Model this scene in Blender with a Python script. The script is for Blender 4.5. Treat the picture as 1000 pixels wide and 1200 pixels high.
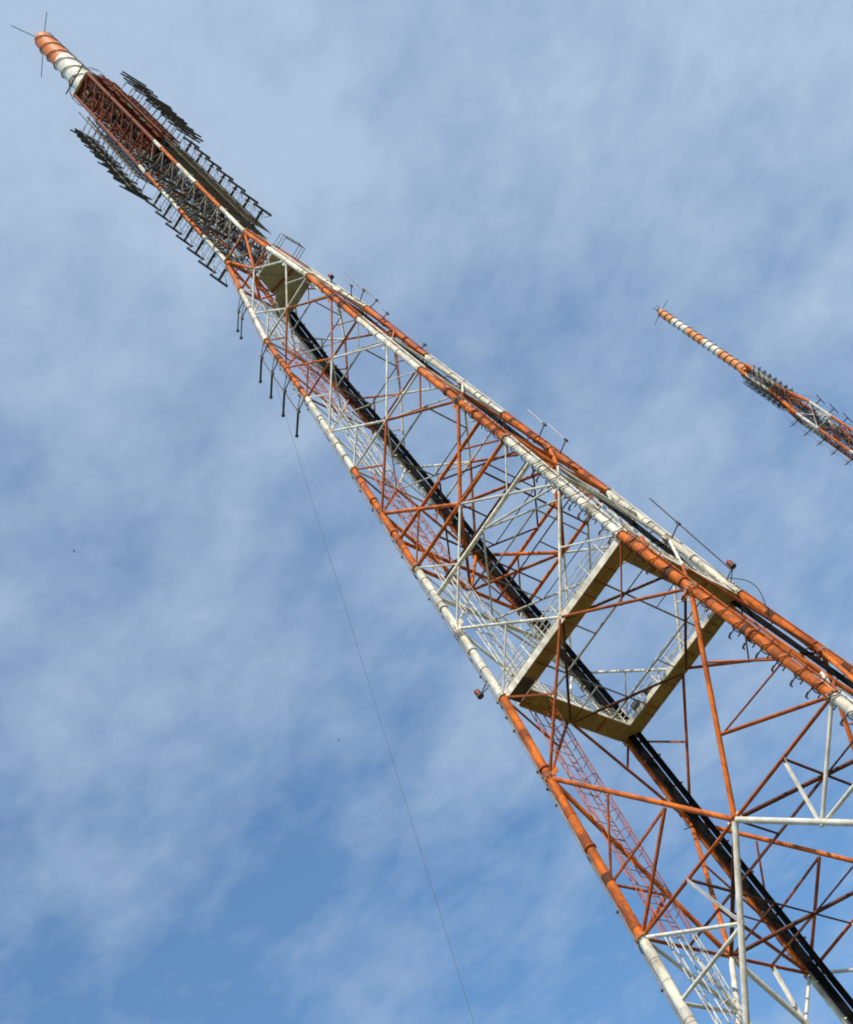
import bpy, bmesh, math, random
from mathutils import Vector, Matrix

random.seed(7)
C = bpy.context.scene.collection
for o in list(bpy.data.objects):
    bpy.data.objects.remove(o)
R = math.radians

# ------------------------------------------------------------------ camera
cam_data = bpy.data.cameras.new('camera')
cam = bpy.data.objects.new('camera', cam_data)
C.objects.link(cam)
cam_data.sensor_fit = 'VERTICAL'
cam_data.sensor_height = 36.0
cam_data.lens = 1651.85 * 36.0 / 1200.0
cam_data.clip_start = 0.1
cam_data.clip_end = 20000
Xr = Vector((0.74831, 0.49735, -0.43895))
Yd = Vector((-0.66335, 0.56105, -0.49517))
Zf = Vector((0.0, 0.66172, 0.74975))
mw = Matrix.Identity(4)
for i in range(3):
    mw[i][0] = Xr[i]; mw[i][1] = -Yd[i]; mw[i][2] = -Zf[i]
CAMZ = 1.6
mw[2][3] = CAMZ
cam.matrix_world = mw
bpy.context.scene.camera = cam

# ------------------------------------------------------------------ sky and sun
SUN = Vector((0.27, -0.60, 0.75)).normalized()
world = bpy.data.worlds.new('World')
bpy.context.scene.world = world
world.use_nodes = True
nt = world.node_tree
nt.nodes.clear()
N = nt.nodes.new
L = nt.links.new
out = N('ShaderNodeOutputWorld')
bg = N('ShaderNodeBackground'); bg.inputs[1].default_value = 0.12
sky = N('ShaderNodeTexSky'); sky.sky_type = 'NISHITA'; sky.sun_disc = False
sky.sun_elevation = math.asin(SUN.z)
sky.sun_rotation = math.atan2(SUN.x, SUN.y)
sky.altitude = 700; sky.air_density = 1.0; sky.dust_density = 0.6; sky.ozone_density = 1.6
tc = N('ShaderNodeTexCoord')
sep = N('ShaderNodeSeparateXYZ'); L(tc.outputs['Generated'], sep.inputs[0])
mx = N('ShaderNodeMath'); mx.operation = 'MAXIMUM'; L(sep.outputs[2], mx.inputs[0]); mx.inputs[1].default_value = 0.06
inv = N('ShaderNodeMath'); inv.operation = 'DIVIDE'; inv.inputs[0].default_value = 1.0; L(mx.outputs[0], inv.inputs[1])
plane = N('ShaderNodeVectorMath'); plane.operation = 'SCALE'; L(tc.outputs['Generated'], plane.inputs[0]); L(inv.outputs[0], plane.inputs['Scale'])
def noise(scale, detail, rough, dist, off, stretch=(1, 1, 1), rot=0.0):
    m = N('ShaderNodeMapping'); L(plane.outputs[0], m.inputs[0])
    m.inputs['Location'].default_value = off
    m.inputs['Rotation'].default_value = (0, 0, rot)
    m.inputs['Scale'].default_value = stretch
    n = N('ShaderNodeTexNoise'); L(m.outputs[0], n.inputs['Vector'])
    n.inputs['Scale'].default_value = scale; n.inputs['Detail'].default_value = detail
    n.inputs['Roughness'].default_value = rough; n.inputs['Distortion'].default_value = dist
    return n.outputs[0]
def math2(op, a, b):
    m = N('ShaderNodeMath'); m.operation = op
    for i, v in enumerate((a, b)):
        if isinstance(v, (int, float)): m.inputs[i].default_value = v
        else: L(v, m.inputs[i])
    return m.outputs[0]
big = noise(2.6, 2, 0.5, 0.3, (2.3, 0.6, 0), (1, 1.2, 1), 0.7)
mid = noise(7.5, 3, 0.5, 0.15, (5.1, 1.7, 0), (1, 1.05, 1), 0.9)
fine = noise(19.0, 5, 0.62, 0.15, (1.1, 4.4, 0), (1, 1.1, 1), 0.9)
dens = math2('ADD', math2('MULTIPLY', big, 0.85), math2('ADD', math2('MULTIPLY', mid, 0.55), 0.21))
dens = math2('ADD', dens, math2('MULTIPLY', fine, 0.42))
# the veil thickens towards one side of the sky
dotn = N('ShaderNodeVectorMath'); dotn.operation = 'DOT_PRODUCT'; L(tc.outputs['Generated'], dotn.inputs[0])
dotn.inputs[1].default_value = (-0.60, 0.50, -0.52)
grad = math2('MULTIPLY', dotn.outputs['Value'], -0.75)
dens = math2('MULTIPLY', math2('ADD', dens, grad), 0.5)
ramp = N('ShaderNodeValToRGB'); L(dens, ramp.inputs[0])
ramp.color_ramp.interpolation = 'LINEAR'
ramp.color_ramp.elements[0].position = 0.42; ramp.color_ramp.elements[0].color = (0.10, 0.10, 0.10, 1)
ramp.color_ramp.elements[1].position = 0.74; ramp.color_ramp.elements[1].color = (0.96, 0.96, 0.96, 1)
gain = N('ShaderNodeVectorMath'); gain.operation = 'MULTIPLY'; L(sky.outputs[0], gain.inputs[0])
SKYGAIN = (1.0, 1.50, 1.70)
gain.inputs[1].default_value = SKYGAIN
mixc = N('ShaderNodeMixRGB'); L(ramp.outputs[0], mixc.inputs[0]); L(gain.outputs[0], mixc.inputs[1])
mixc.inputs[2].default_value = (3.65, 4.70, 6.15, 1)
L(mixc.outputs[0], bg.inputs[0]); L(bg.outputs[0], out.inputs[0])

sd = bpy.data.lights.new('sun', 'SUN'); sd.energy = 5.0; sd.angle = R(0.5); sd.color = (1.0, 0.91, 0.77)
so = bpy.data.objects.new('sun', sd); C.objects.link(so)
so.rotation_euler = SUN.to_track_quat('Z', 'Y').to_euler()

sc = bpy.context.scene
sc.view_settings.view_transform = 'Standard'; sc.view_settings.look = 'None'
sc.view_settings.gamma = 1; sc.view_settings.use_curve_mapping = False
sc.view_settings.exposure = 0.0
sc.render.engine = 'CYCLES'
sc.cycles.filter_width = 1.9

# ------------------------------------------------------------------ materials
def material(name, col, dirt=None, rough=0.55, metal=0.0, dirt_amt=0.5, scale=1.2, streak=True, spot=0.0):
    m = bpy.data.materials.new(name); m.use_nodes = True
    t = m.node_tree; b = t.nodes['Principled BSDF']
    b.inputs['Roughness'].default_value = rough; b.inputs['Metallic'].default_value = metal; b.inputs['Specular IOR Level'].default_value = 0.3
    if dirt is None:
        b.inputs['Base Color'].default_value = (*col, 1); return m
    g = t.nodes.new('ShaderNodeNewGeometry')
    mp = t.nodes.new('ShaderNodeMapping'); t.links.new(g.outputs['Position'], mp.inputs[0])
    mp.inputs['Scale'].default_value = (1, 1, 0.35 if streak else 1)
    n = t.nodes.new('ShaderNodeTexNoise'); t.links.new(mp.outputs[0], n.inputs['Vector'])
    n.inputs['Scale'].default_value = scale * 2.2; n.inputs['Detail'].default_value = 7; n.inputs['Roughness'].default_value = 0.68
    r = t.nodes.new('ShaderNodeValToRGB'); t.links.new(n.outputs[0], r.inputs[0])
    r.color_ramp.elements[0].position = 0.43; r.color_ramp.elements[0].color = (0, 0, 0, 1)
    r.color_ramp.elements[1].position = 0.63; r.color_ramp.elements[1].color = (dirt_amt,) * 3 + (1,)
    n2 = t.nodes.new('ShaderNodeTexNoise'); t.links.new(g.outputs['Position'], n2.inputs['Vector'])
    n2.inputs['Scale'].default_value = 0.6; n2.inputs['Detail'].default_value = 6; n2.inputs['Roughness'].default_value = 0.65
    hs = t.nodes.new('ShaderNodeHueSaturation'); hs.inputs['Color'].default_value = (*col, 1)
    ma = t.nodes.new('ShaderNodeMath'); ma.operation = 'MULTIPLY_ADD'; t.links.new(n2.outputs[0], ma.inputs[0])
    ma.inputs[1].default_value = 1.3; ma.inputs[2].default_value = 0.35
    t.links.new(ma.outputs[0], hs.inputs['Value'])
    mi = t.nodes.new('ShaderNodeMixRGB'); t.links.new(r.outputs[0], mi.inputs[0]); t.links.new(hs.outputs[0], mi.inputs[1])
    mi.inputs[2].default_value = (*dirt, 1)
    t.links.new(mi.outputs[0], b.inputs['Base Color'])
    return m

M_OR = material('orange paint', (0.64, 0.152, 0.010), (0.20, 0.042, 0.012), 0.72, dirt_amt=0.85, scale=1.0)
M_WH = material('white paint', (0.80, 0.77, 0.66), (0.27, 0.20, 0.12), 0.75, dirt_amt=0.65, scale=1.0)
M_ORT = material('weathered orange with shade tone', (0.40, 0.092, 0.012), (0.13, 0.035, 0.015), 0.75, dirt_amt=0.75)  # worn paint with the shade of thin members darkened into its colour
M_WHT = material('weathered white paint', (0.68, 0.66, 0.60), (0.30, 0.25, 0.18), 0.65, dirt_amt=0.55)
M_RUST = material('rusty orange paint', (0.24, 0.050, 0.018), (0.11, 0.06, 0.04), 0.8, dirt_amt=0.85, scale=3)
M_BRN = material('brown paint and shade tone', (0.13, 0.040, 0.018), (0.05, 0.025, 0.018), 0.8, dirt_amt=0.8, scale=2)  # plan-brace shade put into the colour; also colours dark hoops and sleeve patches
M_DIRTY = material('soiled beige paint', (0.36, 0.33, 0.26), (0.13, 0.10, 0.07), 0.8, dirt_amt=0.9, scale=3)
M_DECK = material('brown deck underside', (0.36, 0.245, 0.085), (0.22, 0.14, 0.05), 0.8, dirt_amt=0.6)
M_FLOOR = material('olive deck underside', (0.40, 0.36, 0.25), (0.26, 0.22, 0.14), 0.8, dirt_amt=0.6)
M_CAB = material('black cable jacket', (0.006, 0.006, 0.007), (0.03, 0.022, 0.018), 0.6, dirt_amt=0.35, scale=2)
M_CAB.node_tree.nodes['Principled BSDF'].inputs['Specular IOR Level'].default_value = 0.06
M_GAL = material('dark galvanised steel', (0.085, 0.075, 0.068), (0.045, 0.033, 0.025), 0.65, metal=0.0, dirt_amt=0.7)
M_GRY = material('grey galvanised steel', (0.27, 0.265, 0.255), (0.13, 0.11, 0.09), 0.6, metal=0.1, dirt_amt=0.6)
M_OLV = material('weathered olive with shade tone', (0.20, 0.17, 0.115), (0.08, 0.06, 0.04), 0.8, dirt_amt=0.8)  # shade on the mast's reflector screen put into the olive colour
M_RED = material('red lamp glass', (0.22, 0.03, 0.015), None, 0.45)
M_BIRD = material('dark bird plumage', (0.05, 0.045, 0.04), None, 0.8)
M_WIRE = material('steel wire', (0.13, 0.14, 0.16), None, 0.6)
M_FLEX = material('faded fibreglass', (0.50, 0.51, 0.54), None, 0.6)
M_RAD = material('radome orange', (0.72, 0.20, 0.035), (0.46, 0.11, 0.02), 0.55, dirt_amt=0.6)
M_RADW = material('radome white', (0.76, 0.75, 0.68), (0.50, 0.46, 0.38), 0.5, dirt_amt=0.55)
M_RADF = material('faded radome orange', (0.72, 0.29, 0.11), (0.55, 0.18, 0.05), 0.6, dirt_amt=0.5)

# ------------------------------------------------------------------ mesh helpers
def link(name, mesh, parent=None, kind=None, label=None):
    o = bpy.data.objects.new(name, mesh); C.objects.link(o)
    if parent is not None: o.parent = parent
    if kind: o['kind'] = kind
    if label: o['label'] = label
    return o
def empty(name, loc=(0, 0, 0), rz=0.0, parent=None):
    o = bpy.data.objects.new(name, None); C.objects.link(o)
    o.location = loc; o.rotation_euler = (0, 0, rz); o.empty_display_size = 0.5
    if parent is not None: o.parent = parent
    return o
def tag(o, label, cat, group=None, kind=None):
    o['label'] = label; o['category'] = cat
    if group: o['group'] = group
    if kind: o['kind'] = kind

class MB:
    """collects simple shapes into one mesh"""
    def __init__(s): s.v = []; s.f = []
    def frame(s, d):
        d = Vector(d).normalized()
        a = Vector((0, 0, 1)) if abs(d.z) < 0.9 else Vector((1, 0, 0))
        x = d.cross(a).normalized(); y = d.cross(x).normalized()
        return x, y
    def tube(s, p0, p1, r0, r1=None, n=8, cap=True):
        p0 = Vector(p0); p1 = Vector(p1); r1 = r0 if r1 is None else r1
        x, y = s.frame(p1 - p0); b = len(s.v)
        for p, r in ((p0, r0), (p1, r1)):
            for k in range(n):
                a = 2 * math.pi * k / n
                s.v.append(p + x * (r * math.cos(a)) + y * (r * math.sin(a)))
        for k in range(n):
            s.f.append((b + k, b + (k + 1) % n, b + n + (k + 1) % n, b + n + k))
        if cap:
            s.f.append(tuple(b + k for k in reversed(range(n)))); s.f.append(tuple(b + n + k for k in range(n)))
        return s
    def poly(s, pts, r, n=6):
        for a, b in zip(pts, pts[1:]): s.tube(a, b, r, n=n)
        return s
    def box(s, c, sx, sy, sz, rot=None):
        b = len(s.v); c = Vector(c)
        for i in (-1, 1):
            for j in (-1, 1):
                for k in (-1, 1):
                    q = Vector((i * sx / 2, j * sy / 2, k * sz / 2))
                    if rot is not None: q = rot @ q
                    s.v.append(c + q)
        for f in ((0, 1, 3, 2), (4, 6, 7, 5), (0, 4, 5, 1), (2, 3, 7, 6), (0, 2, 6, 4), (1, 5, 7, 3)):
            s.f.append(tuple(b + k for k in f))
        return s
    def prism(s, pts, z0, z1):
        b = len(s.v); n = len(pts)
        for z in (z0, z1):
            for p in pts: s.v.append(Vector((p[0], p[1], z)))
        for k in range(n): s.f.append((b + k, b + (k + 1) % n, b + n + (k + 1) % n, b + n + k))
        s.f.append(tuple(b + k for k in reversed(range(n)))); s.f.append(tuple(b + n + k for k in range(n)))
        return s
    def mesh(s, name, mat, smooth=True):
        me = bpy.data.meshes.new(name); me.from_pydata([tuple(v) for v in s.v], [], s.f)
        me.materials.append(mat)
        bm = bmesh.new(); bm.from_mesh(me); bmesh.ops.recalc_face_normals(bm, faces=bm.faces); bm.to_mesh(me); bm.free()
        if smooth:
            me.polygons.foreach_set('use_smooth', [len(p.vertices) == 4 for p in me.polygons])
            me.update()
            try: me.set_sharp_from_angle(angle=R(50))
            except Exception: pass
        return me
    def build(s, name, mat, parent=None, kind=None, label=None, smooth=True):
        return link(name, s.mesh(name, mat, smooth), parent, kind, label)

UNIT = {}
def unit(shape, mat):
    k = (shape, mat.name)
    if k in UNIT: return UNIT[k]
    m = MB()
    if shape == 'tube': m.tube((0, 0, 0), (0, 0, 1), 1.0, n=14)
    elif shape == 'angle':                         # L profile
        pts = [(-1, -1), (1, -1), (1, -0.72), (-0.72, -0.72), (-0.72, 1), (-1, 1)]
        m.prism(pts, 0, 1)
    elif shape == 'channel':                       # H profile
        pts = [(-1, -1), (-1, -0.75), (-0.15, -0.75), (-0.15, 0.75), (-1, 0.75), (-1, 1), (1, 1), (1, 0.75), (0.15, 0.75), (0.15, -0.75), (1, -0.75), (1, -1)]
        m.prism(pts, 0, 1)
    elif shape == 'plate': m.box((0, 0, 0.5), 2, 2, 1)
    UNIT[k] = m.mesh(shape + ' ' + mat.name, mat, smooth=(shape == 'tube'))
    return UNIT[k]
def bar(parent, name, p0, p1, r, mat, shape='tube', ry=None, trim=0.0):
    p0 = Vector(p0); p1 = Vector(p1); d = p1 - p0; Ln = d.length
    if trim: p0 = p0 + d / Ln * trim; Ln -= 2 * trim
    o = bpy.data.objects.new(name, unit(shape, mat)); C.objects.link(o); o.parent = parent
    q = d.to_track_quat('Z', 'Y')
    o.matrix_local = Matrix.Translation(p0) @ q.to_matrix().to_4x4() @ Matrix.Diagonal((r, ry or r, Ln, 1))
    return o

# ------------------------------------------------------------------ ground
gm = material('dry grass', (0.09, 0.10, 0.045), (0.13, 0.11, 0.07), 0.9, dirt_amt=0.8, scale=0.2, streak=False)
g = MB(); g.v = [Vector(p) for p in ((-4000, -4000, 0), (4000, -4000, 0), (4000, 4000, 0), (-4000, 4000, 0))]; g.f = [(0, 1, 2, 3)]
go = g.build('ground', gm, kind='structure'); go['label'] = 'flat dry grass ground under the towers'

# ------------------------------------------------------------------ near tower
Zl = [-1.6, 13.8, 32.74, 49.10, 61.48, 73.10, 83.42, 93.03, 102.36, 108.21]
Sl = [9.78, 8.44, 6.768, 5.330, 4.694, 3.972, 3.368, 2.973, 2.056, 1.488]
L0, L1, LP, L3, L4, L5, L6, L7, L8 = Zl[1:]
S_TOP = 1.43
def sw(z):
    if z >= L8:
        return 1.488 + (S_TOP - 1.488) * min(1, (z - L8) / 24)
    for i in range(len(Zl) - 1):
        if z <= Zl[i + 1]:
            t = (z - Zl[i]) / (Zl[i + 1] - Zl[i]); return Sl[i] + (Sl[i + 1] - Sl[i]) * t
bounds = [(-5, 13.8, 'o'), (13.8, L1, 'w'), (L1, LP, 'o'), (LP, L3, 'w'), (L3, L4, 'o'), (L4, L5, 'w'), (L5, L6, 'o'), (L6, L7, 'w'),
          (L7, 108.3, 'o'), (108.3, 114.4, 'w'), (114.4, 121.2, 'o'), (121.2, 126.8, 'w'), (126.8, 131.9, 'o'), (131.9, 134.4, 'w'), (134.4, 170, 'r')]
def col(z):
    for a, b, c in bounds:
        if a <= z < b: return c
    return 'o'
def paint(z, thin=False):
    c = col(z)
    if c == 'r': return M_RUST
    return (M_ORT if thin else M_OR) if c == 'o' else (M_WHT if thin else M_WH)
def H(z): return z + CAMZ                                # heights above are measured from eye level
def P(u, v, z):
    s = sw(z); return Vector((u * s, v * s, H(z)))
FACES = {'AB': lambda t, z: P(-1 + 2 * t, -1, z), 'CD': lambda t, z: P(-1 + 2 * t, 1, z),
         'AC': lambda t, z: P(-1, -1 + 2 * t, z), 'BD': lambda t, z: P(1, -1 + 2 * t, z)}
CORN = {'A': (-1, -1), 'B': (1, -1), 'C': (-1, 1), 'D': (1, 1)}
T = empty('lattice_tower', (3.2838, 60.0, 0.0), -0.3235)
tag(T, 'tall orange and white lattice broadcast tower with a square walkway and black cables', 'tower')

# footings
for k, (u, v) in CORN.items():
    p = P(u, v, -1.6); MB().box((p.x, p.y, 0.3), 2.2, 2.2, 1.2).build('footing', material('concrete', (0.35, 0.34, 0.32), (0.2, 0.19, 0.17), 0.9), T)
# legs, one segment per paint band and straight run
cuts = sorted(set(Zl + [114.4, 121.2, 126.8, 131.9, 134.4, 142.0, 150.0, 159.8]))
for k, (u, v) in CORN.items():
    for a, b in zip(cuts, cuts[1:]):
        r = 0.235 if b <= LP + .1 else (0.215 if b <= L4 + .1 else 0.195)
        if a >= 107: r = 0.18
        bar(T, 'leg', P(u, v, a), P(u, v, b), r, paint((a + b) / 2))
        o = bar(T, 'flange', P(u, v, a) - Vector((0, 0, .04)), P(u, v, a) + Vector((0, 0, .05)), r * 1.4, paint(a + .3))
        if b <= L6 and a > 0:
            for q in (0.33, 0.66):
                z = a + (b - a) * q
                d = (P(u, v, z + .06) - P(u, v, z - .06))
                bar(T, 'flange', P(u, v, z) - d / 2, P(u, v, z) + d / 2, r * 1.3, paint(z, True))

def gusset(face, t, z, mat, size=0.55):
    a = FACES[face](max(0, t - .01), z); b = FACES[face](min(1, t + .01), z)
    e = (b - a).normalized(); up = (FACES[face](t, z + .5) - FACES[face](t, z)).normalized(); n = e.cross(up).normalized()
    rot = Matrix((e, n, up)).transposed()
    m = unit('plate', mat)
    o = bpy.data.objects.new('gusset_plate', m); C.objects.link(o); o.parent = T
    o.matrix_local = Matrix.Translation(FACES[face](t, z)) @ rot.to_4x4() @ Matrix.Diagonal((size * .5, .02, size * .5, 1)) @ Matrix.Translation((0, 0, -.5))

boltm = MB()
for j in range(10):
    t = 2 * math.pi * j / 10; boltm.tube((math.cos(t), math.sin(t), -.07), (math.cos(t), math.sin(t), .08), .11, n=5)
boltme = boltm.mesh('bolt_ring', M_DIRTY)
for k, (u, v) in CORN.items():
    for z in (13.8, 23.3, L1, 42.9, LP, 55.3, L3, 67.6, L4, 78.3, L5):
        o = link('bolt_ring', boltme, T, 'stuff'); o.location = P(u, v, z); o.scale = (.30, .30, 1.3)
    z = 15.0
    while z < 100:                                     # welded sleeve patches
        d = P(u, v, z + .3) - P(u, v, z); ln = random.uniform(.25, .7)
        bar(T, 'leg_sleeve', P(u, v, z), P(u, v, z) + d.normalized() * ln, (.25 if z < LP else (.228 if z < L4 else .208)), random.choice((paint(z, True), paint(z, True), M_BRN if col(z) == 'o' else M_DIRTY)))
        z += random.uniform(1.6, 4.2)

# bracing bands: (lower, upper, mid node height, main radius, upper radius, sub radius)
def band(z0, z1, zm, rl, ru, rs, style, paintz=None):
    for fc, F in FACES.items():
        for t in (0, 1):
            sgn = 1 if t else -1
            cm = paint((z0 + z1) / 2); ct = paint((z0 + z1) / 2, True)
            # diamond
            bar(T, 'brace', F(.5, z1), F(t, zm), ru, ct, trim=.1)
            bar(T, 'brace', F(t, zm), F(.5, z0), rl, cm, trim=.1)
            gusset(fc, t + (-.03 if t else .03), zm, cm, .6)
            tt = lambda x: x if t == 0 else 1 - x
            if style == 'big':
                fz = lambda q: z1 + (zm - z1) * q
                bar(T, 'brace', F(t, z1), F(tt(.25), fz(.5)), rs, ct, 'angle')
                fl = lambda q: zm + (z0 - zm) * q
                s1, s2 = .36, .67
                zq = fl(.69)
                bar(T, 'brace', F(t, zq), F(tt(.5 * s1), fl(s1)), rs * 1.2, ct)
                bar(T, 'brace', F(t, zq), F(tt(.5 * s2), fl(s2)), rs, ct, 'angle')
                bar(T, 'brace', F(t, z0), F(tt(.5 * s2), fl(s2)), rl * .72, ct)
            elif style == 'low':
                q = .37; zq = z1 + (zm - z1) * q
                bar(T, 'brace', F(t, z1), F(tt(.5 - .5 * q), zq), rs * 1.1, ct)
                bar(T, 'brace', F(t, zq), F(tt(.5 - .5 * q), zq), rs * 1.1, ct)
                bar(T, 'brace', F(tt(.25), z1), F(tt(.5 - .5 * q), zq), rs, ct, 'angle')
                bar(T, 'brace', F(t, z0), F(tt(.25), (zm + z0) / 2), rs, ct, 'angle')
            elif style == 'ring':
                q1 = (z1 + zm) / 2; q0 = (z0 + zm) / 2
                bar(T, 'brace', F(t, z1), F(tt(.25), q1), rs, ct)
                bar(T, 'brace', F(t, z0), F(tt(.25), q0), rs, ct)
            else:
                q1 = (z1 + zm) / 2; q0 = (z0 + zm) / 2
                bar(T, 'brace', F(t, z1), F(tt(.25), q1), rs, ct, 'angle')
                bar(T, 'brace', F(t, z0), F(tt(.25), q0), rs, ct, 'angle')
            # horizontals at the lower level, in halves
        gusset(fc, .5, z1, paint((z0 + z1) / 2), .7)
def girder(z, r, mat, shape='tube'):
    for fc, F in FACES.items():
        for a, b in ((0, .5), (.5, 1)):
            bar(T, 'horizontal_girder', F(a, z), F(b, z), r, mat, shape, trim=.03)
def diaphragm(z, r, rs, mat, mat2, small=True):
    m = {k: F(.5, z) for k, F in FACES.items()}
    seq = ['AB', 'BD', 'CD', 'AC']; p = {}
    for a, b in zip(seq, seq[1:] + seq[:1]):
        bar(T, 'plan_brace', m[a], m[b], r, mat, trim=.2); p[(a, b)] = (m[a] + m[b]) / 2
    ps = [p[k] for k in (('AC', 'AB'), ('AB', 'BD'), ('BD', 'CD'), ('CD', 'AC'))]
    for i in range(4):
        a, b = ps[i], ps[(i + 1) % 4]
        bar(T, 'plan_brace', a, b, rs, mat2, 'angle')
        if small: bar(T, 'plan_brace', m[seq[i]], (a + b) / 2, rs * .8, mat2, 'angle')
    if small:
        for fc, t, q in (('AB', .25, 0), ('AC', .25, 0), ('AB', .75, 1), ('BD', .25, 1), ('BD', .75, 2), ('CD', .75, 2), ('CD', .25, 3), ('AC', .75, 3)):
            bar(T, 'plan_brace', FACES[fc](t, z), ps[q], rs, mat2, 'angle')

band(-1.6, L0, 6, .16, .13, .09, 'low')
band(L0, L1, 23.3, .15, .14, .08, 'low')
band(L1, LP, 42.9, .125, .085, .05, 'big')
band(LP, L3, 55.29, .085, .075, .05, 'ring')
band(L3, L4, 67.6, .12, .09, .06, 'ring')
band(L4, L5, 78.3, .075, .075, .045, 'plain')
band(L5, L6, 88.3, .075, .085, .045, 'plain')
band(L6, L7, 97.9, .08, .08, .05, 'plain')
girder(L0, .12, M_WHT); girder(L1, .085, M_ORT); girder(L3, .12, M_OR); girder(L4, .07, M_WHT); girder(L5, .07, M_ORT)
girder(L6, .08, M_WHT); girder(L7, .1, M_OR)
girder(58.4, .13, M_WH); girder(64.5, .12, M_OR)
for z in (58.4, 64.5):
    c = paint(z, True)
    if z > 60: continue
    for fc, F in FACES.items():
        for t in (1,):
            zz = 55.29
            bar(T, 'brace', F(.5, z), F(t, zz), .07, c, trim=.2)
diaphragm(L1, .10, .05, M_BRN, M_BRN)  # brown here is shade on the horizontal braces, set as colour
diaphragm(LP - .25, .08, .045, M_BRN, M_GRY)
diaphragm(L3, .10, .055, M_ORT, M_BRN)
diaphragm(58.4, .06, .04, M_WHT, M_GRY, False)
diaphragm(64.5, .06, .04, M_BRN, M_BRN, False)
diaphragm(L4, .05, .05, M_WHT, M_GRY, False)
diaphragm(L5, .05, .05, M_WHT, M_GRY, False)
diaphragm(L6, .05, .045, M_WHT, M_GRY, False)
# shoulder section
for fc, F in FACES.items():
    for t in (0, 1):
        bar(T, 'brace', F(t, L8), F(.5, L7), .12, M_OR, trim=.1)
        bar(T, 'brace', F(t, (L7 + L8) / 2), F(.5 + (.25 if t else -.25), (L7 + L8) / 2), .07, M_OR)
    bar(T, 'horizontal_girder', F(0, L8), F(1, L8), .09, M_OR, trim=.1)
diaphragm(L7 + .2, .08, .05, M_OR, M_OR, False)

# ------------------------------------------------------------------ square walkway
ZW = H(LP)
sP = sw(LP)
Wd = 1.05
def walkway(side):
    w = empty('walkway', (0, 0, 0), 0, T)
    ex, ey = {'AB': ((1, 0), (0, -1)), 'BD': ((0, 1), (1, 0)), 'CD': ((1, 0), (0, 1)), 'AC': ((0, 1), (-1, 0))}[side]
    e = Vector((ex[0], ex[1], 0)); n = Vector((ey[0], ey[1], 0))
    full = side in ('AB', 'CD')
    lo, hi = (-sP, sP) if full else (-sP + Wd + .02, sP - Wd - .02)
    if side == 'AB': lo += 1.7
    cnt = 5 if full else 4
    for k in range(cnt):
        a = lo + (hi - lo) * k / cnt + .012; b = lo + (hi - lo) * (k + 1) / cnt - .012
        pts = [e * a + n * (sP - .02), e * b + n * (sP - .02), e * b + n * (sP - Wd), e * a + n * (sP - Wd)]
        MB().prism(pts, ZW - .30, ZW - .22).build('deck_plate', M_DECK, w, smooth=False)
        # joint angle below each seam
        MB().tube(e * a + n * (sP - .05) + Vector((0, 0, ZW - .32)), e * a + n * (sP - Wd) + Vector((0, 0, ZW - .32)), .03, n=5).build('joint_strip', M_ORT, w)
    if side == 'AB': lo -= 1.7
    # edge channels
    for off, hh in ((sP + .02, .42), (sP - Wd - .02, .30)):
        m = MB(); c = e * ((lo + hi) / 2) + n * off + Vector((0, 0, ZW - .12))
        ln = (hi - lo)
        if full: m.box(c, ln, .05, hh)
        else: m.box(c, .05, ln, hh)
        m.build('fascia', M_WH, w, smooth=False)
    for off, nm in ((sP - .03, 'guard_rail'), (sP - Wd + .03, 'guard_rail')):
        m = MB(); k = 8
        for i in range(k + 1):
            x = lo + (hi - lo) * i / k
            b = e * x + n * off
            m.tube(b + Vector((0, 0, ZW)), b + Vector((0, 0, ZW + 1.15)), .032, n=6)
        for hz in (.45, .8, 1.15):
            m.tube(e * lo + n * off + Vector((0, 0, ZW + hz)), e * hi + n * off + Vector((0, 0, ZW + hz)), .03, n=6)
        m.tube(e * lo + n * off + Vector((0, 0, ZW + 1.15)), e * (lo + (hi - lo) / k) + n * off + Vector((0, 0, ZW)), .02, n=6)
        m.build(nm, M_WH, w)
    # brackets
    for t in (.25, .75):
        x = lo + (hi - lo) * t
        bar(w, 'bracket', e * x + n * (sP - .1) + Vector((0, 0, ZW - .36)), e * x + n * (sP - Wd) + Vector((0, 0, ZW - .36)), .04, M_ORT)
    return w
for s_ in ('AB', 'BD', 'CD', 'AC'): walkway(s_)
# hatch frame at the ladder corner
MB().box((-sP + .9, -sP + .55, ZW - .26), 1.5, .9, .06).build('hatch', M_GAL, T, smooth=False)

# ------------------------------------------------------------------ upper solid floor
zf = 100.8; sf = sw(zf) * 1.02
pl = empty('upper_floor', (0, 0, 0), 0, T)
poly = [(-.05, -1), (1, -1), (1, 1), (-1, 1), (-1, .35), (-.35, -.2)]
pp = [(a * sf, b * sf) for a, b in poly]
MB().prism([pp[0], pp[1], (pp[1][0], 0), (-.3 * sf, 0), pp[5]], H(zf), H(zf) + .12).build('deck_plate', M_FLOOR, pl, smooth=False)
MB().prism([(pp[1][0], .02), pp[2], pp[3], pp[4], (-.3 * sf, .02)], H(zf), H(zf) + .12).build('deck_plate', M_FLOOR, pl, smooth=False)
for a, b in ((pp[0], pp[2]), (pp[5], (sf, .2)), (pp[4], pp[2])):
    MB().box(((a[0] + b[0]) / 2, (a[1] + b[1]) / 2, H(zf) - .08), math.dist(a, b), .14, .14,
             Matrix.Rotation(math.atan2(b[1] - a[1], b[0] - a[0]), 3, 'Z')).build('floor_beam', M_ORT if a == pp[5] else M_FLOOR, pl, smooth=False)
m = MB()
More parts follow.
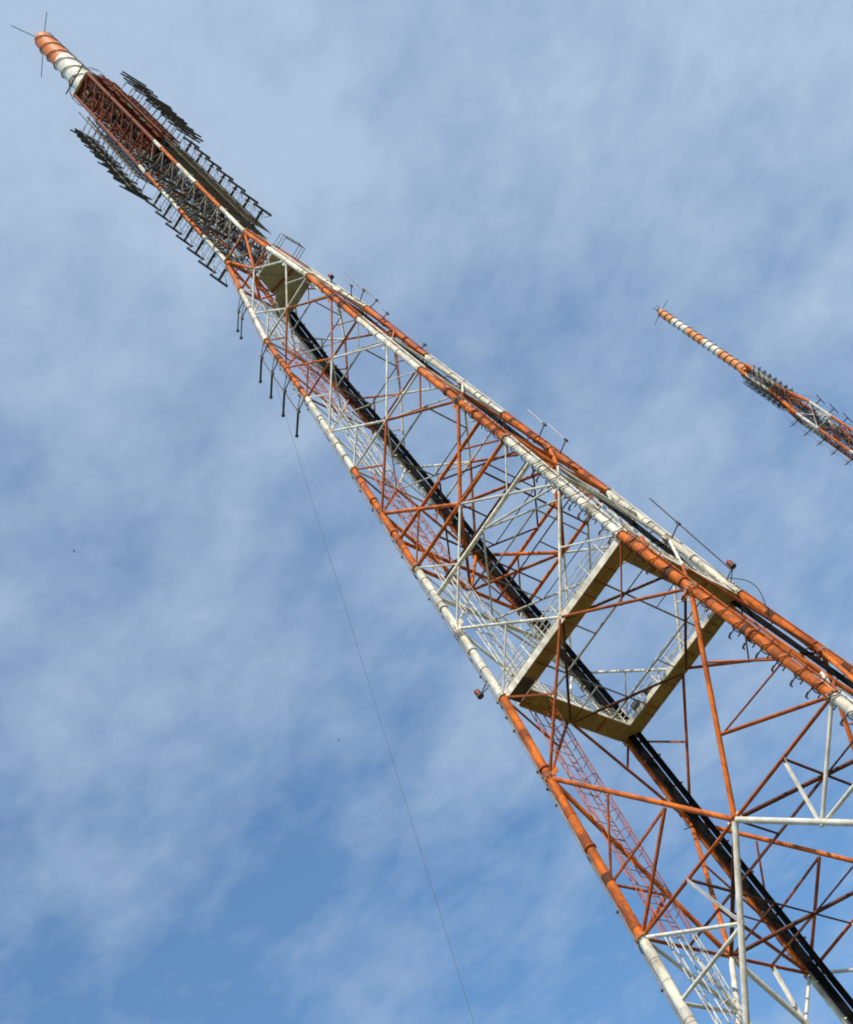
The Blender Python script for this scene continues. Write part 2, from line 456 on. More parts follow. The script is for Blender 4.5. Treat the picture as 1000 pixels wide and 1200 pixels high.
for i in range(4):
    a = Vector((sf * (1, 1, -1, -1)[i] * 1.02, sf * (-1, 1, 1, -1)[i] * 1.02, 0)); b = Vector((sf * (1, -1, -1, 1)[i] * 1.02, sf * (1, 1, -1, -1)[i] * 1.02, 0))
    if i == 3: continue
    for hz in (.5, 1.1): m.tube(a + Vector((0, 0, H(zf) + hz)), b + Vector((0, 0, H(zf) + hz)), .03, n=6)
m.build('guard_rail', M_WHT, pl)
# small railed balcony outside the far leg
bal = empty('balcony', (0, 0, 0), 0, T)
m = MB()
for hz in (0, .5, 1.1):
    q = [Vector((1.9, -.2, H(104) + hz)), Vector((3.3, -.2, H(104) + hz)), Vector((3.3, 1.9, H(104) + hz)), Vector((1.9, 1.9, H(104) + hz))]
    m.poly(q, .03)
for x, y in ((3.3, -.2), (3.3, .5), (3.3, 1.2), (3.3, 1.9), (2.4, -.2), (2.4, 1.9)):
    m.tube((x, y, H(104)), (x, y, H(104) + 1.1), .028, n=6)
m.build('guard_rail', M_GRY, bal)

# ------------------------------------------------------------------ ladder with safety cage near leg A
def lad_at(z, dv=2.6, du=.35):
    s = sw(z); dv = min(dv, s * 1.05)
    return Vector((-s + du, -s + dv, H(z)))
lz = [2.0 - CAMZ, 13.8, L1, LP, L3, L4, L5, L6, 100.5]
for a, b in zip(lz, lz[1:]):
    mat = paint((a + b) / 2)
    matt = paint((a + b) / 2, True)
    ld = empty('ladder', (0, 0, 0), 0, T)
    pa, pb = lad_at(a), lad_at(b); ax = (pb - pa).normalized(); n = Vector((1, 0, 0)); w = Vector((0, 1, 0))
    for sgn in (-1, 1):
        bar(ld, 'rail', pa + w * .27 * sgn, pb + w * .27 * sgn, .032, mat)
    m = MB(); ln = (pb - pa).length; k = int(ln / .6)
    for i in range(k):
        c = pa + ax * (i * ln / k + .15); m.tube(c - w * .27, c + w * .27, .022, n=5, cap=False)
    m.build('rungs', mat, ld, kind='stuff')
    k = int(ln / 1.25)
    def hoop(c):
        return [c + w * (.40 * math.cos(t)) + n * (.10 + .60 * math.sin(t)) for t in [math.pi * j / 8 for j in range(9)]]
    hm = MB().poly(hoop(Vector((0, 0, 0))), .022, 5).mesh('cage_hoop', matt)
    for i in range(k + 1):
        link('cage_hoop', hm, ld).location = pa + ax * (i * ln / k)
    for j in (1, 3, 4, 5, 7):
        h0, h1 = hoop(pa)[j], hoop(pb)[j]
        bar(ld, 'cage_strap', h0, h1, .019, matt)
    # zigzag guide truss beside the ladder
    gx = -w * .95
    for off in (gx, gx - w * .42):
        bar(ld, 'rail', pa + off, pb + off, .03, mat)
    m = MB(); k = int(ln / 1.0)
    for i in range(k):
        c0 = pa + ax * (i * ln / k); c1 = pa + ax * ((i + 1) * ln / k); o1, o2 = (gx, gx - w * .42) if i % 2 else (gx - w * .42, gx)
        m.tube(c0 + o1, c1 + o2, .022, n=5, cap=False)
        m.tube(c1 + gx - w * .42, c1 + w * .27, .018, n=5, cap=False)
    m.build('lacing', matt, ld)

# ------------------------------------------------------------------ climbing rails, step hoops and clamps on the legs
for k, (u, v) in CORN.items():
    for a, b in zip(cuts, cuts[1:]):
        if a < 0 or a > 107: continue
        o = Vector((u * .26, v * .20, 0)) if k != 'A' else Vector((-.42, .12, 0))
        if k == 'B': o = Vector((.30, .25, 0))
        bar(T, 'conduit', P(u, v, a) + o, P(u, v, b) + o, .055, M_GRY if k == 'A' else paint((a + b) / 2, True))
hoopm = {}
z = 14.0; i = 0
while z < 99:
    for k, (u, v) in CORN.items():
        if k == 'B' and z > 67: continue
        if random.random() < (.04 if k == 'B' else .4): continue
        mt = paint(z, True)
        p = P(u, v, z); d = (P(u, v, z + .2) - p).normalized()
        key = (k == 'B', mt.name)
        if key not in hoopm:
            m = MB()
            if k == 'B':
                hp = [Vector((.31 * math.cos(t), .31 * math.sin(t), .12 * math.sin(t * 2))) for t in [math.pi * (.75 + 1.15 * j / 10) for j in range(11)]]
                m.poly(hp, .03, 5); m.tube(hp[0], hp[0] + Vector((-.25, .02, 0)), .035, n=5); m.tube(hp[-1], hp[-1] + Vector((.2, .1, .1)), .035, n=5)
            else:
                hp = [Vector((.225 * math.cos(t), .225 * math.sin(t), 0)) for t in [2 * math.pi * j / 12 for j in range(13)]]
                m.poly(hp, .022, 5)
            hoopm[key] = m.mesh('step_hoop', (M_BRN if k == 'B' else M_ORT) if col(z) == 'o' else (M_OLV if k == 'B' else M_DIRTY))
        o = link('step_hoop' if k == 'B' else 'leg_clamp', hoopm[key], T)
        o.matrix_local = Matrix.Translation(p) @ d.to_track_quat('Z', 'Y').to_matrix().to_4x4() if k != 'B' else Matrix.Translation(p)
        if k == 'B' and z < 58 and random.random() < .8:
            m2 = hoopm.setdefault('tab', None)
            if m2 is None:
                m = MB(); m.box((0, 0, 0), .08, .26, .06); m.box((0, .12, -.06), .08, .05, .16); m.tube((0, 0, 0), (.17, -.44, 0), .035, n=5); hoopm['tab'] = m2 = m.mesh('cable_hanger', M_GAL, False)
            o = link('cable_hanger', m2, T); o.location = p + Vector((-.62, -.02, random.uniform(-.1, .3))); o.rotation_euler = (0, 0, 1.2)
        if k in 'AD' and random.random() < .6:
            m3 = hoopm.setdefault('peg', None)
            if m3 is None:
                m = MB(); m.box((0, 0, 0), .13, .15, .09); hoopm['peg'] = m3 = m.mesh('clamp_block', M_GAL, False)
            o = link('clamp_block', m3, T); o.location = p + (Vector((-.46, .1, 0)) if k == 'A' else Vector((.1, .42, .1)))
    z += random.uniform(.98, 1.25); i += 1

# ------------------------------------------------------------------ cable runs
def cable_run(u, v, offs, zs, name='cable', r=.055):
    for (dx, dy) in offs:
        m = MB(); pts = []
        for a, b in zip(zs, zs[1:]):
            n = max(1, int((b - a) / 2.2))
            for q in range(n):
                z = a + (b - a) * q / n
                pts.append(P(u, v, z) + Vector((dx + random.uniform(-.012, .012), dy + random.uniform(-.012, .012), 0)))
        pts.append(P(u, v, zs[-1]) + Vector((dx, dy, 0)))
        m.poly(pts, r, 7); m.build(name, M_CAB, run)
zs = [-1.0, 13.8, L1, LP, L3, L4, L5, L6, 100.6]
run = empty('cable_run', (0, 0, 0), 0, T)
offsC = [(.40, -.62), (.40, -.47), (.40, -.32), (.53, -.55), (.53, -.40), (.40, .02), (.40, .16), (.53, .09), (.42, -.12)]
offsC = [(x + .02, y + .12) for x, y in offsC]
cable_run(-1, 1, [(.36, -.50), (.45, -.40), (.54, -.50), (.45, -.58), (.64, -.42), (.36, -.30), (.72, -.10), (.82, .0), (.80, -.18), (.92, -.08), (.70, .08)], zs, r=.075)
z = 4.0
while z < 99:
    p = P(-1, 1, z); a = p + Vector((.22, -.62, 0)); b = p + Vector((1.02, .12, 0))
    bar(run, 'cable_clamp', a, b, .04, paint(z, True) if int(z) % 3 else M_GAL, 'plate')
    if int(z * 10) % 2 == 0:
        bar(run, 'cable_clamp', p + Vector((0, .2, 0)), p + Vector((-.45, -.35, 0)), .03, M_GAL)
    z += 2.15
run = empty('cable_run', (0, 0, 0), 0, T)
cable_run(1, 1, [(-.40, -.30), (-.50, -.24), (-.48, -.40), (-.58, -.34), (-.54, -.48)], zs, r=.07)
for a, b in zip(zs, zs[1:]):
    o = Vector((-.78, -.55, 0))
    bar(run, 'support_rail', P(1, 1, a) + o, P(1, 1, b) + o, .085, paint((a + b) / 2))
z = 4.6
while z < 99:
    p = P(1, 1, z); bar(run, 'cable_clamp', p, p + Vector((-.80, -.57, 0)), .035, M_GAL, 'plate'); z += 2.6
# bracket pair linking legs B and D below the walkway
for (t0, z0, t1, z1) in ((0, 46.6, .35, 51.2), (0, 32.7, .3, 36.5)):
    bar(T, 'strut', FACES['BD'](t0, z0), FACES['BD'](t1, z1), .12, paint(z0), 'plate')

# ------------------------------------------------------------------ mast above the shoulder
def mast_face(fc): return FACES[fc]
zb = 108.3
nb = 8; dz = (134.4 - zb) / nb
for i in range(nb):
    a, b = zb + dz * i, zb + dz * (i + 1); mt = M_WHT if col((a + b) / 2) == 'w' else (M_ORT if i % 2 else M_OLV)
    for fc, F in FACES.items():
        c = M_DIRTY if fc in ('AB',) else M_OLV
        bar(T, 'mast_brace', F(0, a), F(1, b), .05, c, 'angle'); bar(T, 'mast_brace', F(1, a), F(0, b), .05, c, 'angle')
        bar(T, 'mast_brace', F(0, a), F(1, a), .06, c, 'angle')
    # plan cross
    bar(T, 'mast_brace', P(-1, -1, a), P(1, 1, a), .05, M_RUST if i % 2 else M_DIRTY, 'angle')
nb = 7; zt = 159.8; dz2 = (zt - 134.4) / nb
for i in range(nb):
    a, b = 134.4 + dz2 * i, 134.4 + dz2 * (i + 1)
    for fc, F in FACES.items():
        bar(T, 'mast_brace', F(0, a), F(1, a), .11, M_RUST, 'tube')
        bar(T, 'mast_brace', F(0, a), F(1, b), .05, M_RUST, 'angle')
        bar(T, 'mast_brace', F(0, (a + b) / 2), F(1, (a + b) / 2), .05, M_RUST, 'tube')
# panel antennas inside the top section
panm = {}
def panel(mat, key):
    if key not in panm:
        m = MB(); m.box((0, 0, 0), 1.02, .07, 1.5)
        for q in (-.55, -.2, .2, .55):
            m.tube((-.46, -.16, q), (.46, -.16, q), .045, n=5); m.tube((0, -.16, q), (0, 0, q), .03, n=5)
        m.tube((0, -.22, -.7), (0, -.22, .7), .05, n=5)
        panm[key] = m.mesh('antenna_panel', mat, False)
    return panm[key]
for i in range(14):
    z = 135.2 + i * 1.76
    for fi, (nx, ny) in enumerate(((0, -1), (1, 0), (0, 1), (-1, 0))):
        for x in (-.62, .62):
            o = link('antenna_panel', panel(*random.choice(((M_RUST, 0), (M_RUST, 0), (M_OLV, 1), (M_DIRTY, 2), (M_RUST, 0), (M_GAL, 3)))), T)
            e = Vector((-ny, nx, 0))
            o.location = Vector((nx, ny, 0)) * random.uniform(.6, 1.1) + e * (x + random.uniform(-.15, .15)) + Vector((0, 0, H(z) + random.uniform(-.2, .2)))
            o.rotation_euler = (random.uniform(-.12, .12), random.uniform(-.1, .1), math.atan2(nx, -ny) + random.uniform(-.15, .15))
for i in range(10):
    z = 135.6 + i * 2.32
    for nx, ny in ((1, 0), (0, 1)):
        for x in (-.85, 0, .85):
            n = Vector((nx, ny, 0)); e = Vector((-ny, nx, 0))
            o = link('antenna_panel', panel(*random.choice(((M_RUST, 0), (M_RUST, 0), (M_OLV, 1), (M_RUST, 0)))), T)
            o.location = n * (2.1 + random.uniform(-.08, .08)) + e * (x * .95) + Vector((0, 0, H(z) + random.uniform(-.1, .1)))
            o.rotation_euler = (random.uniform(-.05, .05), 0, math.atan2(nx, -ny)); o.scale = (.9, 1, 1.25)
# side frames carrying the outer rods
for (nx, ny) in ((1, 0), (-1, 0)):
    n = Vector((nx, ny, 0)); e = Vector((-ny, nx, 0)); ms = M_RUST if nx > 0 else M_OLV
    for q in (-1, 0, 1):
        bar(T, 'side_frame', n * 2.5 + e * (q * 1.1) + Vector((0, 0, H(134.5))), n * 2.5 + e * (q * 1.1) + Vector((0, 0, H(157 if nx < 0 else 152))), .07, ms)
    for i in range(13):
        z = 134.8 + i * 1.3
        bar(T, 'side_frame', n * 1.4 + e * 1.1 + Vector((0, 0, H(z))), n * 2.5 + e * 1.1 + Vector((0, 0, H(z + .5))), .05, M_GRY)
        bar(T, 'side_frame', n * 2.5 - e * 1.1 + Vector((0, 0, H(z))), n * 2.5 + e * 1.1 + Vector((0, 0, H(z))), .07, ms)
# centre pipes and feeders of the mast
core = MB()
for x, y, r in ((0, 0, .14), (.35, .25, .07), (-.3, .35, .08), (.3, -.35, .06), (-.45, -.2, .07), (.55, .55, .05)):
    core.tube((x, y, H(101)), (x, y, H(159)), r, n=8)
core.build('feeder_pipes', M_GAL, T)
m = MB()
for i in range(46):
    z = 109 + i * .55; a = random.uniform(0, 6.28); r = random.uniform(.2, .9)
    c = Vector((r * math.cos(a), r * math.sin(a), H(z)))
    m.box(c, random.uniform(.2, .55), random.uniform(.15, .4), random.uniform(.4, 1.1), Matrix.Rotation(a, 3, 'Z'))
m.build('junction_boxes', M_GAL, T, kind='stuff', smooth=False)
# slanted dipoles on stems, four sides of the lower mast
def tmesh(mat):
    m = MB()
    m.tube((.2, 0, 0), (2.25, 0, 0), .15, .12, n=7)
    d = Vector((0, 1, -1)).normalized()
    m.tube(Vector((2.25, 0, 0)) - d * .95, Vector((2.25, 0, 0)) + d * .95, .11, n=7)
    d2 = Vector((0, 1, .35)).normalized()
    m.tube(Vector((1.9, 0, 0)) - d2 * .35, Vector((1.9, 0, 0)) + d2 * .35, .05, n=6)
    for s in (-1, 1):
        m.tube((.2, .5 * s, .3), (1.5, 0, 0), .025, n=5)
        m.tube(Vector((2.25, 0, 0)) + d * .95 * s, Vector((1.75, .35 * s, -.3 * s)), .03, n=5)
    return m.mesh('slanted_dipole', mat)
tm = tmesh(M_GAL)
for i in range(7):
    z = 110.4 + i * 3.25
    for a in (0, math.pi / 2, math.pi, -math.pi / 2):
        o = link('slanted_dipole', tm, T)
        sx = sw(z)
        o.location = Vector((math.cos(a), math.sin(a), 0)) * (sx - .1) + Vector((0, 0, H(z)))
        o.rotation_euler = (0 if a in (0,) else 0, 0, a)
        if abs(a - math.pi) < .1:            # the left side carries the mirrored slant
            o.rotation_euler = (math.pi / 2, 0, a)
# reflector grids behind the dipoles
for side, (nx, ny) in enumerate(((1, 0), (-1, 0), (0, 1), (0, -1))):
    n = Vector((nx, ny, 0)); e = Vector((-ny, nx, 0)); m = MB()
    if (nx, ny) == (0, -1): continue
    step = .15 if nx == 1 else .65
    z = 109.2
    while z < 132.5:
        s = sw(z) + (.85 if nx == 1 and int(z / step) % 2 else .28)
        m.tube(n * s - e * 1.25 + Vector((0, 0, H(z))), n * s + e * 1.25 + Vector((0, 0, H(z))), .035, n=4, cap=False); z += step
    for x in (-1.25, -.45, .45, 1.25):
        m.tube(n * (sw(109) + (.85 if nx == 1 else .28)) + e * x + Vector((0, 0, H(109))), n * (sw(132) + (.85 if nx == 1 else .28)) + e * x + Vector((0, 0, H(132.5))), .03, n=4)
    m.build('reflector_grid', M_OLV if nx == 1 else M_GAL, T, kind='stuff')
    # thin outer director wires between the stems
    m = MB()
    for off in (1.15, 1.75):
        for y in (-.55, .55):
            for i in range(6):
                z0 = 110.8 + i * 3.25; z1 = z0 + 2.5
                m.tube(n * (1.45 + off) + e * y + Vector((0, 0, H(z0))), n * (1.45 + off) + e * y + Vector((0, 0, H(z1))), .02, n=4)
                m.tube(n * 1.5 + e * y + Vector((0, 0, H(z0))), n * (1.45 + off) + e * y + Vector((0, 0, H(z0))), .018, n=4)
                m.tube(n * 1.5 + e * y + Vector((0, 0, H(z1))), n * (1.45 + off) + e * y + Vector((0, 0, H(z1))), .018, n=4)
    m.build('reflector_wires', M_GRY, T)
# outrigger rod arrays of the top section
def rods(n, zlist, dist, label=None):
    e = Vector((-n.y, n.x, 0))
    if e.y < 0: e = -e
    for z in zlist:
        g_ = empty('rod_array', (0, 0, 0), 0, T)
        rr = random.uniform(-.25, .25)
        for q in range(3):
            zz = z + q * .40 + rr * .5; ln = 1.5 + .22 * math.sin(q * 2.1 + z)
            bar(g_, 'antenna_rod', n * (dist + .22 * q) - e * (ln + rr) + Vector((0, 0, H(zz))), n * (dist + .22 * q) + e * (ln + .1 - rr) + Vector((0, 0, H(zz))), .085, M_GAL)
        m = MB()
        for y in (-.7, .7):
            m.tube(n * dist + e * y + Vector((0, 0, H(z - .3))), n * dist + e * y + Vector((0, 0, H(z + 1.7))), .05, n=5)
            m.tube(n * 1.3 + e * y + Vector((0, 0, H(z + .7))), n * dist + e * y + Vector((0, 0, H(z + .7))), .035, n=5)
            m.tube(n * 1.3 + e * y + Vector((0, 0, H(z + 1.6))), n * dist + e * y + Vector((0, 0, H(z + .2))), .025, n=5)
            m.tube(n * 2.4 + e * y + Vector((0, 0, H(z - .2))), n * 2.4 + e * y + Vector((0, 0, H(z + 1.7))), .025, n=5)
        m.build('stand_off', M_GRY, g_)
rods(Vector((-1, 0, 0)), [153.6 - i * 1.75 for i in range(6)] + [142.0 - i * 2.3 for i in range(4)], 3.9)
rods(Vector((1, 0, 0)), [149.8 - i * 2.5 for i in range(3)] + [142.4 - i * 1.7 for i in range(5)] + [133.0, 131.0], 3.9)
rods(Vector((0, 1, 0)), [152.0 - i * 2.6 for i in range(7)], 3.2)
# reflector grid on the top section's far side
m = MB(); z = 135
while z < 159:
    m.tube((1.85, -1.4, H(z)), (1.85, 1.4, H(z)), .05, n=4, cap=False); z += .35
m.build('reflector_grid', M_RUST, T, kind='stuff')
# head frame
hd = empty('head_frame', (0, 0, 0), 0, T)
s = S_TOP + .1
for k in range(4):
    a = Vector(((-1, 1, 1, -1)[k] * s, (-1, -1, 1, 1)[k] * s, H(160))); b = Vector(((1, 1, -1, -1)[k] * s, (-1, 1, 1, -1)[k] * s, H(160)))
    bar(hd, 'edge_beam', a, b, .13, M_WH, 'plate')
MB().prism([(-s, -s), (s, -s), (s, s), (-s, s)], H(160.1), H(160.25)).build('deck_plate', M_RUST, hd, smooth=False)
m = MB()
for hz in (.6, 1.2):
    q = [Vector(((s + .25) * math.cos(t) * 1.25, (s + .25) * math.sin(t) * 1.25, H(160.2) + hz)) for t in [2 * math.pi * j / 16 for j in range(17)]]
    m.poly(q, .03, 5)
for j in range(8):
    t = 2 * math.pi * j / 8; m.tube(((s + .25) * math.cos(t) * 1.25, (s + .25) * math.sin(t) * 1.25, H(160.2)), ((s + .25) * math.cos(t) * 1.25, (s + .25) * math.sin(t) * 1.25, H(161.4)), .03, n=5)
m.build('guard_rail', M_GRY, hd)
bar(hd, 'edge_beam', (-2.0, -1.75, H(161.6)), (1.9, -1.75, H(161.6)), .08, M_GAL)

def helical_pole(parent, z0, z1, r0, r1, bands, pitch, hr, off=.12, lead=0.0):
    pz = empty('helical_antenna', (0, 0, 0), 0, parent)
    rad = lambda z: r0 + (r1 - r0) * (z - z0) / (z1 - z0)
    for a, b, mt in bands:
        MB().tube((0, 0, a), (0, 0, b), rad(a), rad(b), n=36, cap=(b == bands[-1][1])).build('radome', mt, pz)
    strands = 3 if pitch > 3 else 1
    pit = pitch * strands
    for st in range(strands):
        m = MB(); pts = []
        n = int((z1 - z0 - .4) / pit * 28)
        for j in range(n + 1):
            z = z0 + .2 + j * pit / 28; t = lead - 2 * math.pi * (j / 28 + st / strands)
            pts.append(Vector(((rad(z) + off) * math.cos(t), (rad(z) + off) * math.sin(t), z)))
        m.poly(pts, hr, 6)
        for j in range(2, n, 5):
            p = pts[j]; m.tube(p, Vector((p.x * rad(p.z) / (rad(p.z) + off), p.y * rad(p.z) / (rad(p.z) + off), p.z)), hr * .6, n=5)
        m.build('helix_wire', M_OLV, pz)
    return pz
zb_, zt_ = H(160.3), H(183.2)
hp = helical_pole(T, zb_, zt_, 1.34, 1.12, [(zb_, H(172.2), M_RADW), (H(172.2), zt_, M_RAD)], 3.75, .075)
bar(hp, 'conduit', (1.46, .1, zb_), (1.22, .1, zt_), .05, M_GAL)
def whiskers(parent, z, r, items, rad):
    for (dx, dy, dz_) in items:
        d = Vector((dx, dy, 0)).normalized()
        bar(parent, 'lightning_rod', d * r + Vector((0, 0, z)), Vector((dx, dy, z + dz_)), rad, M_GAL)
whiskers(T, zt_, .9, [(-.5, -4.2, .2), (3.15, -1.26, .2), (-4.1, 2.0, 0), (.9, 1.6, .3)], .045)
MB().tube((0, 0, zt_), (0, 0, zt_ + .5), .28, .22, n=10).build('top_lamp', M_GAL, T)

# ------------------------------------------------------------------ side antennas, lamps, whips
def local_dipole(z, ux=-.9, ln=2.0, side='A', rr=.085):
    d = empty('dipole_antenna', (0, 0, 0), 0, T)
    u, v = CORN[side]; p = P(u, v, z)
    root = p + Vector((-1.25, .2, 0)); tip = root + Vector((-.86 * ln, .52 * ln, 0))
    bar(d, 'arm', p, root, .045, M_GAL); bar(d, 'arm', p + Vector((0, 0, .9)), root + Vector((0, 0, .1)), .03, M_GAL)
    bar(d, 'boom', root + Vector((.15, -.1, 0)), tip, rr, M_GAL)
    MB().box(root, .22, .22, .3).build('feed_box', M_GRY, d, smooth=False)
    MB().box(tip, .22, .2, .16).build('end_cap', M_GAL, d, smooth=False)
    return root, tip
r_ = [local_dipole(z) for z in (92.6, 89.9, 86.9, 83.7)]
m = MB()
for (a, _), (b, _) in zip(r_, r_[1:]):
    mid_ = (a + b) / 2 + Vector((-.1, .05, -.35)); m.poly([a, mid_, b], .045, 5)
m.build('jumper_cable', M_GAL, T)
local_dipole(100.9, ln=1.7, rr=.05); local_dipole(99.6, ln=1.7, rr=.05)

def lamp(side, z, d):
    lp = empty('obstruction_lamp', (0, 0, 0), 0, T); p = P(*CORN[side], z); q = p + Vector(d)
    bar(lp, 'arm', p + Vector(d) * .15, q, .035, M_GAL); bar(lp, 'arm', p + Vector(d) * .15 + Vector((0, 0, -.4)), q, .03, M_GAL)
    MB().tube(q - Vector((0, 0, .05)), q + Vector((0, 0, .12)), .2, .16, n=12).build('lamp_base', M_GAL, lp)
    m = MB(); m.tube(q + Vector((0, 0, .12)), q + Vector((0, 0, .42)), .17, .17, n=12); m.tube(q + Vector((0, 0, .42)), q + Vector((0, 0, .56)), .17, .07, n=12)
    m.build('lamp_globe', M_RED, lp)
lamp('A', 50.9, (-1.25, .35, 0)); lamp('D', 50.3, (1.05, -.2, .1)); lamp('D', 98.5, (.6, -.1, .2))
def whip(side, z, d, h0, h1, r, mat, nm='whip_antenna'):
    w = empty(nm, (0, 0, 0), 0, T); p = P(*CORN[side], z); q = p + Vector(d)
    bar(w, 'arm', p, q, .04, M_GAL); bar(w, 'rod', q + Vector((0, 0, h0)), q + Vector((0, 0, h1)), r, mat)
    MB().box(q, .16, .16, .3).build('bracket', M_GAL, w, smooth=False)
whip('D', 55.2, (1.15, -.35, 0), -5.2, 3.0, .04, M_GAL)
whip('D', 69.0, (1.15, -.3, 0), .1, 2.3, .035, M_FLEX); whip('D', 66.6, (1.15, -.3, 0), .1, 2.3, .035, M_FLEX)
whip('D', 94.0, (1.1, -.3, 0), -.8, 3.6, .035, M_GRY); whip('D', 92.6, (1.0, .2, 0), -.6, 2.6, .035, M_GRY); whip('D', 95.2, (.9, -.6, 0), -.6, 2.0, .035, M_GRY)
whip('D', 90.5, (.7, .2, 0), -.3, .9, .03, M_GRY); whip('D', 84.5, (.6, .2, 0), -.3, .9, .03, M_GRY)
# cable loop at the far lamp
m = MB(); pD = P(1, 1, 48.3)
m.poly([pD + Vector((1.0 * math.sin(t) * .7 + .2, -.2, 2.0 - 3.6 * t / math.pi)) for t in [math.pi * j / 10 for j in range(11)]], .03, 5)
m.build('jumper_cable', M_GAL, T)
# small equipment boxes on the walkway and the tower
for (x, y, z) in ((-sP + 2.0, sP - .6, ZW + .4), (-sP + 3.1, sP - .5, ZW + .3), (sP - 1.0, sP - 1.9, ZW + .5)):
    MB().box((x, y, z), .5, .35, .8).build('equipment_box', M_GAL if x < 0 else M_GRY, T, smooth=False)

# ------------------------------------------------------------------ far tower
B_ = empty('lattice_tower', (55.41, 168.77, 0.0), -0.02)
tag(B_, 'smaller looking second broadcast tower at the right edge, with a long striped pole on top', 'tower')
def helper_far():
    zp = [(0, 9.0), (60, 5.0), (100, 2.6), (120, 1.5), (148.8, 1.36), (155.0, .74), (169.5, .66)]
    def s2(z):
        for (a, sa), (b, sb) in zip(zp, zp[1:]):
            if z <= b: return sa + (sb - sa) * (z - a) / (b - a)
        return .62
    def Q(u, v, z): return Vector((u * s2(z), v * s2(z), H(z)))
    cb = [(0, 20, 'w'), (20, 40, 'o'), (40, 60, 'w'), (60, 80, 'o'), (80, 100, 'w'), (100, 118, 'o'), (118, 126, 'w'), (126, 132, 'o'), (132, 136, 'w'), (136, 143.6, 'o'),
          (143.6, 148.8, 'w'), (148.8, 155.0, 'o'), (155.0, 157.2, 'o'), (157.2, 163.0, 'w'), (163.0, 165.0, 'o')]
    for a, b, c in cb:
        for u, v in CORN.values():
            bar(B_, 'leg', Q(u, v, a) if a else Q(u, v, -1.6), Q(u, v, b), (.2 if a < 148 else .27), M_OR if c == 'o' else M_WH)
        m = MB(); k = max(1, int((b - a) / (3.2 if a >= 118 else 10)))
        for q in range(k):
            z0 = a + (b - a) * q / k; z1 = a + (b - a) * (q + 1) / k
            for (p, r) in (((-1, -1), (1, -1)), ((-1, 1), (1, 1)), ((-1, -1), (-1, 1)), ((1, -1), (1, 1))):
                m.tube(Q(*p, z0), Q(*r, z1), .07, n=5); m.tube(Q(*r, z0), Q(*p, z1), .07, n=5); m.tube(Q(*p, z0), Q(*r, z0), .09, n=5)
        m.build('lattice_bracing', M_ORT if c == 'o' else M_WHT, B_)
    m = MB()
    for x, y in ((0, 0), (.3, .3), (-.4, .2), (.2, -.4), (-.3, -.4)): m.tube((x, y, 0), (x, y, H(160)), .09, n=6)
    m.build('feeder_pipes', M_GAL, B_)
    m = MB()
    for i in range(40):
        z = 119 + i * .8; a = random.uniform(0, 6.28)
        m.box((.6 * math.cos(a), .6 * math.sin(a), H(z)), .4, .3, .8, Matrix.Rotation(a, 3, 'Z'))
    m.build('junction_boxes', M_GAL, B_, kind='stuff', smooth=False)
    # dark ring arrays round the slim mast
    rm = MB()
    for a in range(8):
        t = a * math.pi / 4 + .2
        d = Vector((math.cos(t), math.sin(t), 0)); e = Vector((-d.y, d.x, 0))
        rm.tube(d * .5, d * 1.9, .05, n=5)
        for q in (.95, 1.4, 1.85): rm.tube(d * q - e * .42 + Vector((0, 0, -.25)), d * q + e * .42 + Vector((0, 0, .25)), .045, n=5)
        rm.tube(d * 1.6 + Vector((0, 0, -.5)), d * 1.6 + Vector((0, 0, .5)), .05, n=5)
    rme = rm.mesh('ring_antenna', M_GAL)
    for i in range(15):
        o = link('ring_antenna', rme, B_); o.location = (0, 0, H(153.4 + i * .66)); o.rotation_euler = (0, 0, i * .37)
    tm2 = MB()
    tm2.tube((.8, 0, 0), (3.1, 0, 0), .09, n=6); tm2.tube((3.1, -.7, .7), (3.1, .7, -.7), .07, n=6); tm2.tube((2.6, -.5, -.35), (2.6, .5, .35), .035, n=5)
    tm2.tube((2.9, 0, 0), (2.2, 0, 3.0), .025, n=4); tm2.tube((1.8, .5, 0), (1.8, .5, 3.0), .025, n=4)
    t2 = tm2.mesh('slanted_dipole', M_GAL)
    for i in range(10):
        for a in (.0, math.pi / 2, math.pi, -math.pi / 2):
            o = link('slanted_dipole', t2, B_); o.location = (0, 0, H(119.5 + i * 3.25)); o.rotation_euler = (0, 0, a)
    m = MB(); z = 118
    while z < 150:
        m.tube((-1.65, -1.1, H(z)), (-1.65, 1.1, H(z)), .04, n=4); m.tube((-1.1, 1.65, H(z)), (1.1, 1.65, H(z)), .04, n=4); z += .4
    m.build('reflector_grid', M_GAL, B_, kind='stuff')
    zb2 = H(164.2)
    h = helical_pole(B_, zb2, H(189.6), .74, .66, [(zb2, H(171.6), M_RADF), (H(171.6), H(176.0), M_RADW), (H(176.0), H(181.0), M_RADF), (H(181.0), H(185.4), M_RADW), (H(185.4), H(189.6), M_RADF)], 1.5, .075, .05)
    whiskers(B_, H(189.7), .5, [(2.4, -.9, .1), (-.7, -1.9, .1), (-2.1, 1.35, 0), (.3, -1.2, .6)], .05)
    MB().tube((0, 0, H(189.6)), (0, 0, H(190.6)), .25, n=8).build('top_lamp', M_GAL, B_)
helper_far()

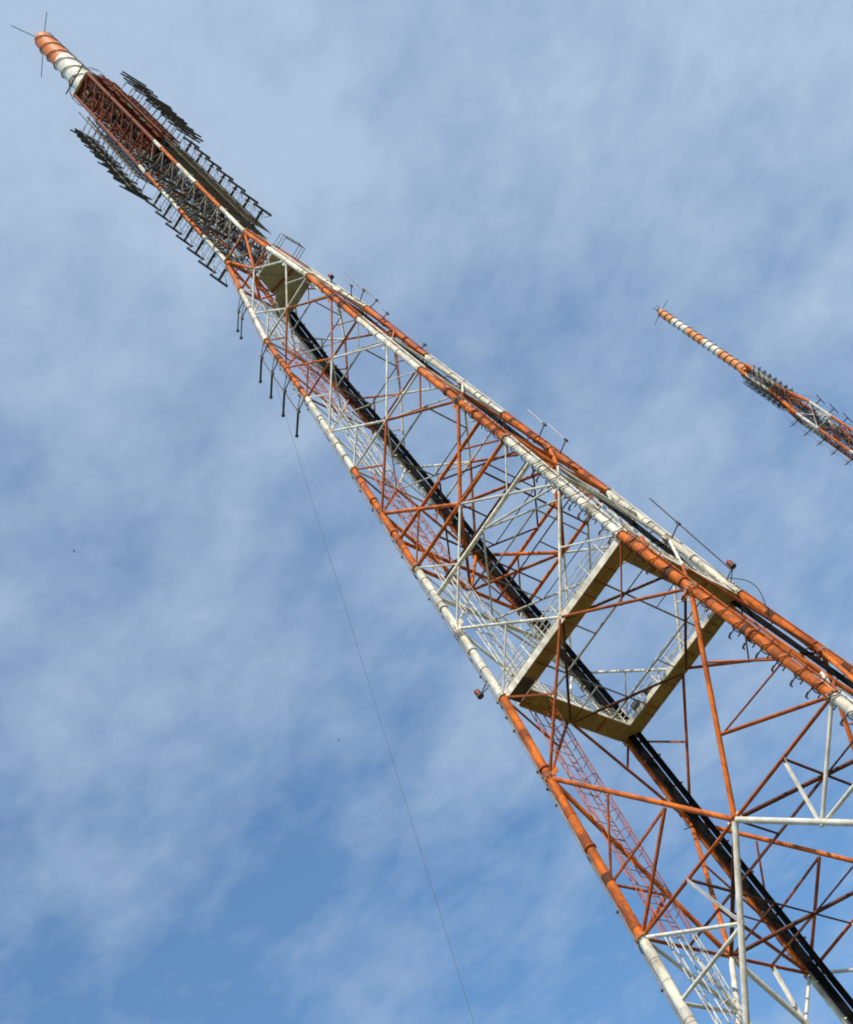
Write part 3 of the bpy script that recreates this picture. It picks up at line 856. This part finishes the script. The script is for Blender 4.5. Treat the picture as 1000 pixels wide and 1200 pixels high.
# ------------------------------------------------------------------ hanging wire
Rz = Matrix.Rotation(-0.3235, 4, 'Z')
w0 = Vector((3.2838, 60, 0)) + (Rz @ (r_[1][1] + Vector((0, 0, 0)))).to_3d()
w0 = Vector((3.2838, 60, 0)) + Rz.to_3x3() @ r_[1][0]
# far end near the ground, towards the viewer
w1 = Vector((-31.0, 77.5, 0.3))
m = MB(); pts = []
for i in range(61):
    t = i / 60; p = w0.lerp(w1, t); p.z -= 4 * 0.4 * t * (1 - t); pts.append(p)
m.poly(pts, .013, 5)
wo = m.build('hanging_wire', M_WIRE)
tag(wo, 'thin grey wire hanging down from the left side of the near tower against the sky', 'wire')

# ------------------------------------------------------------------ birds
def bird(loc, rz, label, s=1.0):
    b = empty('bird', loc, rz); tag(b, label, 'bird', 'birds flying high in the sky')
    body = MB(); body.tube((-.22 * s, 0, 0), (0, 0, 0), .03 * s, .08 * s, n=8); body.tube((0, 0, 0), (.22 * s, 0, .02 * s), .08 * s, .03 * s, n=8); body.tube((.22 * s, 0, .02 * s), (.3 * s, 0, .02 * s), .04 * s, .01 * s, n=6)
    body.build('body', M_BIRD, b)
    for sg in (-1, 1):
        w = MB(); w.v = [Vector(q) * s for q in ((.1, .04 * sg, .02), (-.08, .04 * sg, .02), (-.1, .35 * sg, .12), (.06, .35 * sg, .12), (-.12, .62 * sg, .04))] + [Vector(q) * s for q in ((.1, .04 * sg, .0), (-.08, .04 * sg, .0), (-.1, .35 * sg, .1), (.06, .35 * sg, .1), (-.12, .62 * sg, .03))]
        w.f = [(0, 1, 2, 3), (3, 2, 4), (5, 8, 7, 6), (8, 9, 7)]
        w.build('wing', M_BIRD, b)
    return b
def ray(px, py, dist):
    d = (Xr * ((px - 500) / 1651.85) + Yd * ((py - 600) / 1651.85) + Zf).normalized(); return d * dist + Vector((0, 0, CAMZ))
bird(tuple(round(c, 1) for c in ray(87, 646, 330)), .4, 'tiny dark bird alone in the clouds at the far left')
bird(tuple(round(c, 1) for c in ray(397, 868, 420)), 1.4, 'tiny bird below the middle, right beside the hanging wire')
